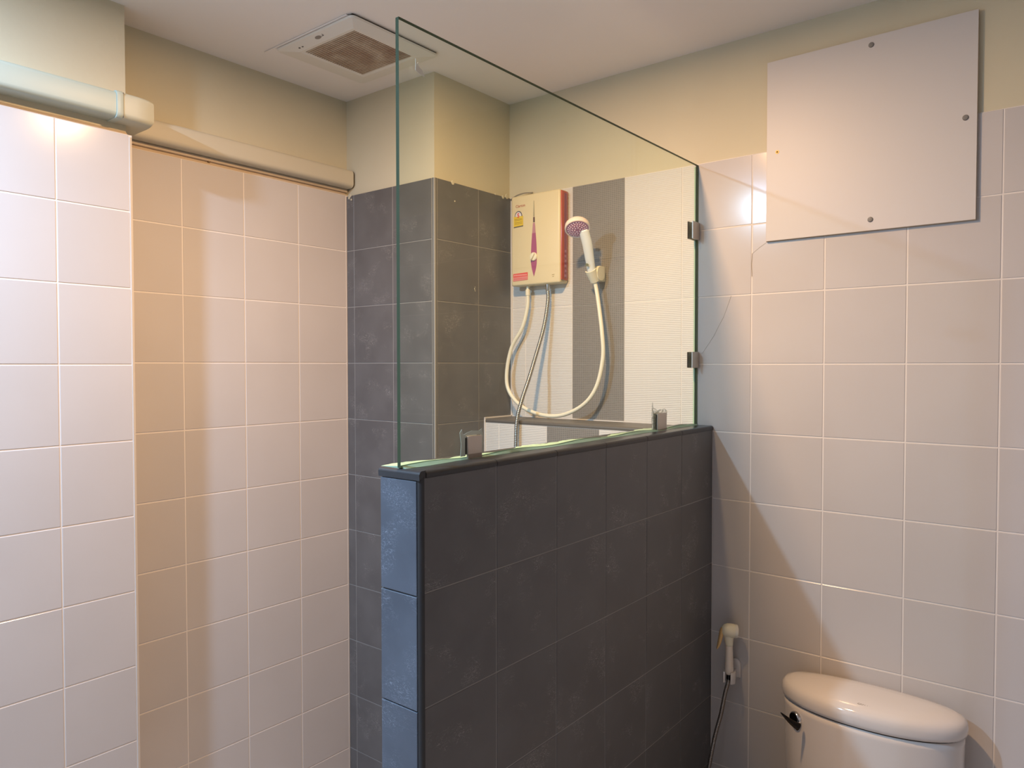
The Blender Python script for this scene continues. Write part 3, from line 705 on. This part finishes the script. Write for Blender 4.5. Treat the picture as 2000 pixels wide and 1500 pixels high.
o2 = from_bm('spray_nozzle', bm, mat('pale_nozzles', (.92, .80, .84), .4), hs); rel(o2, hs); o2['kind'] = 'stuff'
# emblem on the handle
ep = hp0+hdir*.040; en = Vector((-.80, -.15, -.57)).normalized()
o = lathe('emblem', [(.0055, 0), (.0055, .0009), (0, .0009)], en, ep+en*.0108, mat('grey_green_emblem', (.25, .26, .16), .5), hs, 20); rel(o, hs)
# hose
wp = [(2.0400, 1.2880, 1.7800), (2.046, 1.2835, 1.7560), (2.0455, 1.2735, 1.7046), (2.04, 1.2560, 1.6046), (2.04, 1.2530, 1.5222), (2.035, 1.2735, 1.4312), (2.03, 1.3194, 1.3718), (2.03, 1.4006, 1.3344), (2.03, 1.4854, 1.3300), (2.035, 1.5778, 1.3552), (2.04, 1.6400, 1.4062), (2.045, 1.6560, 1.4699), (2.05, 1.6380, 1.5613), (2.055, 1.5931, 1.6327), (2.06, 1.5742, 1.704), (2.06, 1.5720, 1.7480)]
o = tube('hose', catmull(wp, 10), .0066, M_hose, hs, 14); rel(o, hs); o['label'] = 'ivory rubber hose'

# ------------------------------------------------------------ bidet sprayer
SX, SY = 2.0430, .8262
bk = thing('sprayer_bracket', (D, SY, .60), 'white plastic clip for the bidet sprayer, on the wall by the dark half wall', 'sprayer holder')
o = extrude('wall_plate', [(-.016+.016*0, -.018), (.016, -.018)]+[(.016*math.cos(a), .018+.016*math.sin(a)) for a in [PI*k/10 for k in range(11)]]+[(-.016, -.018)][:0], (D-.0002, SY-.003, .606), (0, -1, 0), (0, 0, 1), (-1, 0, 0), .012, M_ceramic, bk, .002); rel(o, bk)
arc = [(.0185*math.cos(a), .0185*math.sin(a)) for a in [math.radians(125+290*0+ -0)+0 for _ in (0,)]][:0]
ro, ri = .0185, .0130
out_ = [(ro*math.cos(math.radians(a)), ro*math.sin(math.radians(a))) for a in range(-145, 146, 15)]
in_ = [(ri*math.cos(math.radians(a)), ri*math.sin(math.radians(a))) for a in range(145, -146, -15)]
o = extrude('clip_jaw', out_+in_, (SX, SY, .582), (1, 0, 0), (0, 1, 0), (0, 0, 1), .032, M_ceramic, bk, .0008); rel(o, bk)
o = box('bracket_arm', (SX+.016, SY-.009, .584), (D-.010, SY+.009, .612), M_ceramic, bk, .001); rel(o, bk)

bs = thing('bidet_sprayer', (SX, SY, .61), 'ivory bidet sprayer with yellowed trigger and steel hose beside the toilet', 'bidet sprayer')
hp = [Vector((SX, SY, z_)) for z_ in (.606, .612, .625, .660, .695, .715)]
rads = [.0090, .0118, .0122, .0108, .0098, .0100]
o = lathe('handle', [(0, 0)]+[(r0, h_.z-.606) for r0, h_ in zip(rads, hp)]+[(0, .109)], (0, 0, 1), (SX, SY, .606), mat('off_white_plastic', (.84, .76, .66), .3), bs, 24); rel(o, bs)
nd = Vector((.55, -.83, -.06)).normalized(); hc = Vector((SX-.002, SY+.002, .7330))
o = lathe('head', [(0, -.0200), (.010, -.0190), (.0165, -.013), (.0200, -.004), (.0205, .008), (.0195, .016), (.0165, .0165), (0, .0165)], nd, hc, M_ivory, bs, 32); rel(o, bs)
o = lathe('nozzle', [(.0185, .0160), (.0192, .0200), (.0180, .0250), (.012, .0270), (0, .0272)], nd, hc, mat('white_nozzle_ring', (.82, .80, .70), .3), bs, 32); rel(o, bs)
# neck blending head and handle
o = tube('neck', catmull([(SX, SY, .690), (SX-.001, SY+.001, .708), (SX-.002, SY+.002, .726)], 6), lambda t: .0102+.0050*t, M_ivory, bs, 20); rel(o, bs)
tp = catmull([hc-nd*.006+Vector((0, 0, .012)), hc-nd*.0175+Vector((0, 0, .002)), hc-nd*.0220+Vector((0, 0, -.020)), hc-nd*.0270+Vector((0, 0, -.042)), hc-nd*.0320+Vector((0, 0, -.056))], 6)
o = tube('trigger', tp, lambda t: .0030+.0048*math.sin(PI*min(1, t*.9+.12)), M_trig, bs, 16, 'all', True, (.75, 1.25), tuple(nd)); rel(o, bs); o['label'] = 'yellowed trigger lever'
hpth = [(SX, SY, .608), (2.042, .8275, .5860), (2.0365, .8360, .5450), (2.0300, .8440, .4900), (2.0190, .8560, .4300), (2.0080, .8640, .3700), (1.9990, .8700, .3100), (1.996, .8720, .22), (2.005, .866, .13), (2.03, .85, .08), (2.06, .835, .09)]
o = spiral_tube('hose', hpth, .0060, .0052, M_spiral_d, bs); rel(o, bs)
o = lathe('hose_ferrule', [(.0062, 0), (.0062, .016), (0, .017)], (-.04, .06, -1), (SX, SY, .607), M_chrome_d, bs, 16); rel(o, bs)
o = lathe('stop_valve', [(.009, 0), (.011, .004), (.011, .03), (0, .03)], (-1, 0, 0), (D, .835, .09), M_chrome, bs, 20); rel(o, bs)

# ------------------------------------------------------------ toilet
TC = Vector((2.012, .4450)); HWY = .2160
def plan(sc_, front, back, n=56, ex=2.0, exb=2.6):
    pts = []
    for k in range(n):
        a = 2*PI*k/n; c, s = math.cos(a), math.sin(a)
        e = exb if c > 0 else ex
        y = HWY*sc_*math.copysign(abs(s)**(2/ (2.15)), s)
        x = (back if c > 0 else front)*math.copysign(abs(c)**(2/e), c)
        pts.append((x, y))
    return pts
def loft(name, sections, m, parent, closed_top=True, closed_bot=True, centre=None):
    """sections: list of (list of (x,y), z or function)"""
    bm = bmesh.new(); rings = []
    for pts, z_ in sections: rings.append([bm.verts.new((TC.x+x, TC.y+y, z_)) for x, y in pts])
    n = len(rings[0])
    for A, B in zip(rings, rings[1:]):
        for k in range(n): bm.faces.new((A[k], A[(k+1) % n], B[(k+1) % n], B[k]))
    for R, f in ((rings[0], closed_bot), (rings[-1], closed_top)):
        if f:
            c = bm.verts.new(sum((v.co for v in R), Vector())/len(R))
            for k in range(n): bm.faces.new((R[k], R[(k+1) % n], c))
    return from_bm(name, bm, m, parent, 'all')
to = thing('toilet', (TC.x, TC.y, ZF), 'white ceramic toilet cistern with bowed lid and chrome flush lever at the right wall', 'toilet')
def pl(s, df, db): return plan(s, .117*s+df, .070*s+db)
zb = .6215
def scl(p, fx, fy): return [(x*fx, y*fy) for x, y in p]
base = plan(1, .117, .0750)
lid = loft('tank_lid', [(scl(base, .955, .965), zb), (scl(base, .985, .99), zb+.002), (scl(base, 1.0, 1.0), zb+.010), (scl(base, 1.0, 1.0), zb+.022), (scl(base, .985, .988), zb+.032), (scl(base, .93, .955), zb+.040), (scl(base, .80, .88), zb+.046), (scl(base, .55, .70), zb+.0505), (scl(base, .28, .40), zb+.0525)], M_ceramic, to); rel(lid, to)
bb = [(scl(base, .955, .970), zb-.0035), (scl(base, .955, .970), zb-.02), (scl(base, .95, .962), .50), (scl(base, .93, .93), .38), (scl(base, .88, .88), .29), (scl(base, .78, .80), .265)]
tk = loft('tank', bb[::-1], M_ceramic, to); rel(tk, to)
o = loft('lid_gap', [(scl(base, .93, .95), zb-.004), (scl(base, .93, .95), zb+.0005)], M_dark, to, False, False); rel(o, to)
# bowl below, out of the photograph's frame
def ell(cx, rx, ry, n=56): return [(cx+rx*math.cos(2*PI*k/n), ry*math.sin(2*PI*k/n)) for k in range(n)]
bowl = loft('bowl', [(ell(-.20, .22, .105), ZF), (ell(-.20, .21, .10), ZF+.06), (ell(-.22, .19, .10), .08), (ell(-.27, .23, .16), .20), (ell(-.28, .26, .19), .275), (ell(-.28, .262, .192), .29), (ell(-.28, .25, .18), .295)], M_ceramic, to); rel(bowl, to)
o = loft('bowl_deck', [(ell(-.03, .10, .15), .16), (ell(-.02, .11, .17), .24), (ell(-.02, .11, .17), .268)], M_ceramic, to); rel(o, to)
seat = loft('seat_cover', [(ell(-.285, .255, .185), .297), (ell(-.285, .262, .192), .305), (ell(-.285, .258, .188), .320), (ell(-.285, .20, .14), .328)], M_ceramic, to); rel(seat, to)
# flush lever
ln = Vector((-.85, .52, 0)).normalized(); lp = Vector((1.9330, .6030, .5850))
o = lathe('lever_boss', [(.0180, -.014), (.0180, .002), (.0165, .005), (.0145, .0060), (0, .0060)], ln, lp, M_chrome, to, 32); rel(o, to)
o = lathe('lever_face', [(.0150, .0050), (.0145, .0072), (.008, .0085), (0, .0086)], ln, lp, M_chrome_d, to, 32); rel(o, to)
lv = catmull([(1.9120, .5860, .5740), (1.9060, .5900, .5790), (1.8950, .5990, .5890), (1.8820, .6090, .6030), (1.8690, .6200, .6190)], 8)
o = tube('flush_lever', lv, lambda t: .0008+.0095*(1-t)**.75*min(1, .45+t*5), M_chrome_d, to, 16, 'all', True, (1.1, .55), (0, 0, 1)); rel(o, to)
o = text('maker_lettering', 'COTTO', .0092, (1.9300, .4370, zb+.0472), (.13, -1, 0), (1, .13, .10), mat('grey_glaze_print', (.30, .27, .24), .4), to, .0006, .0003); o.location -= Vector(to.location)

# ------------------------------------------------------------ lift the whole building so that the floor is at zero
for o in list(COL.objects):
    if o.parent is None: o.location.z += .1
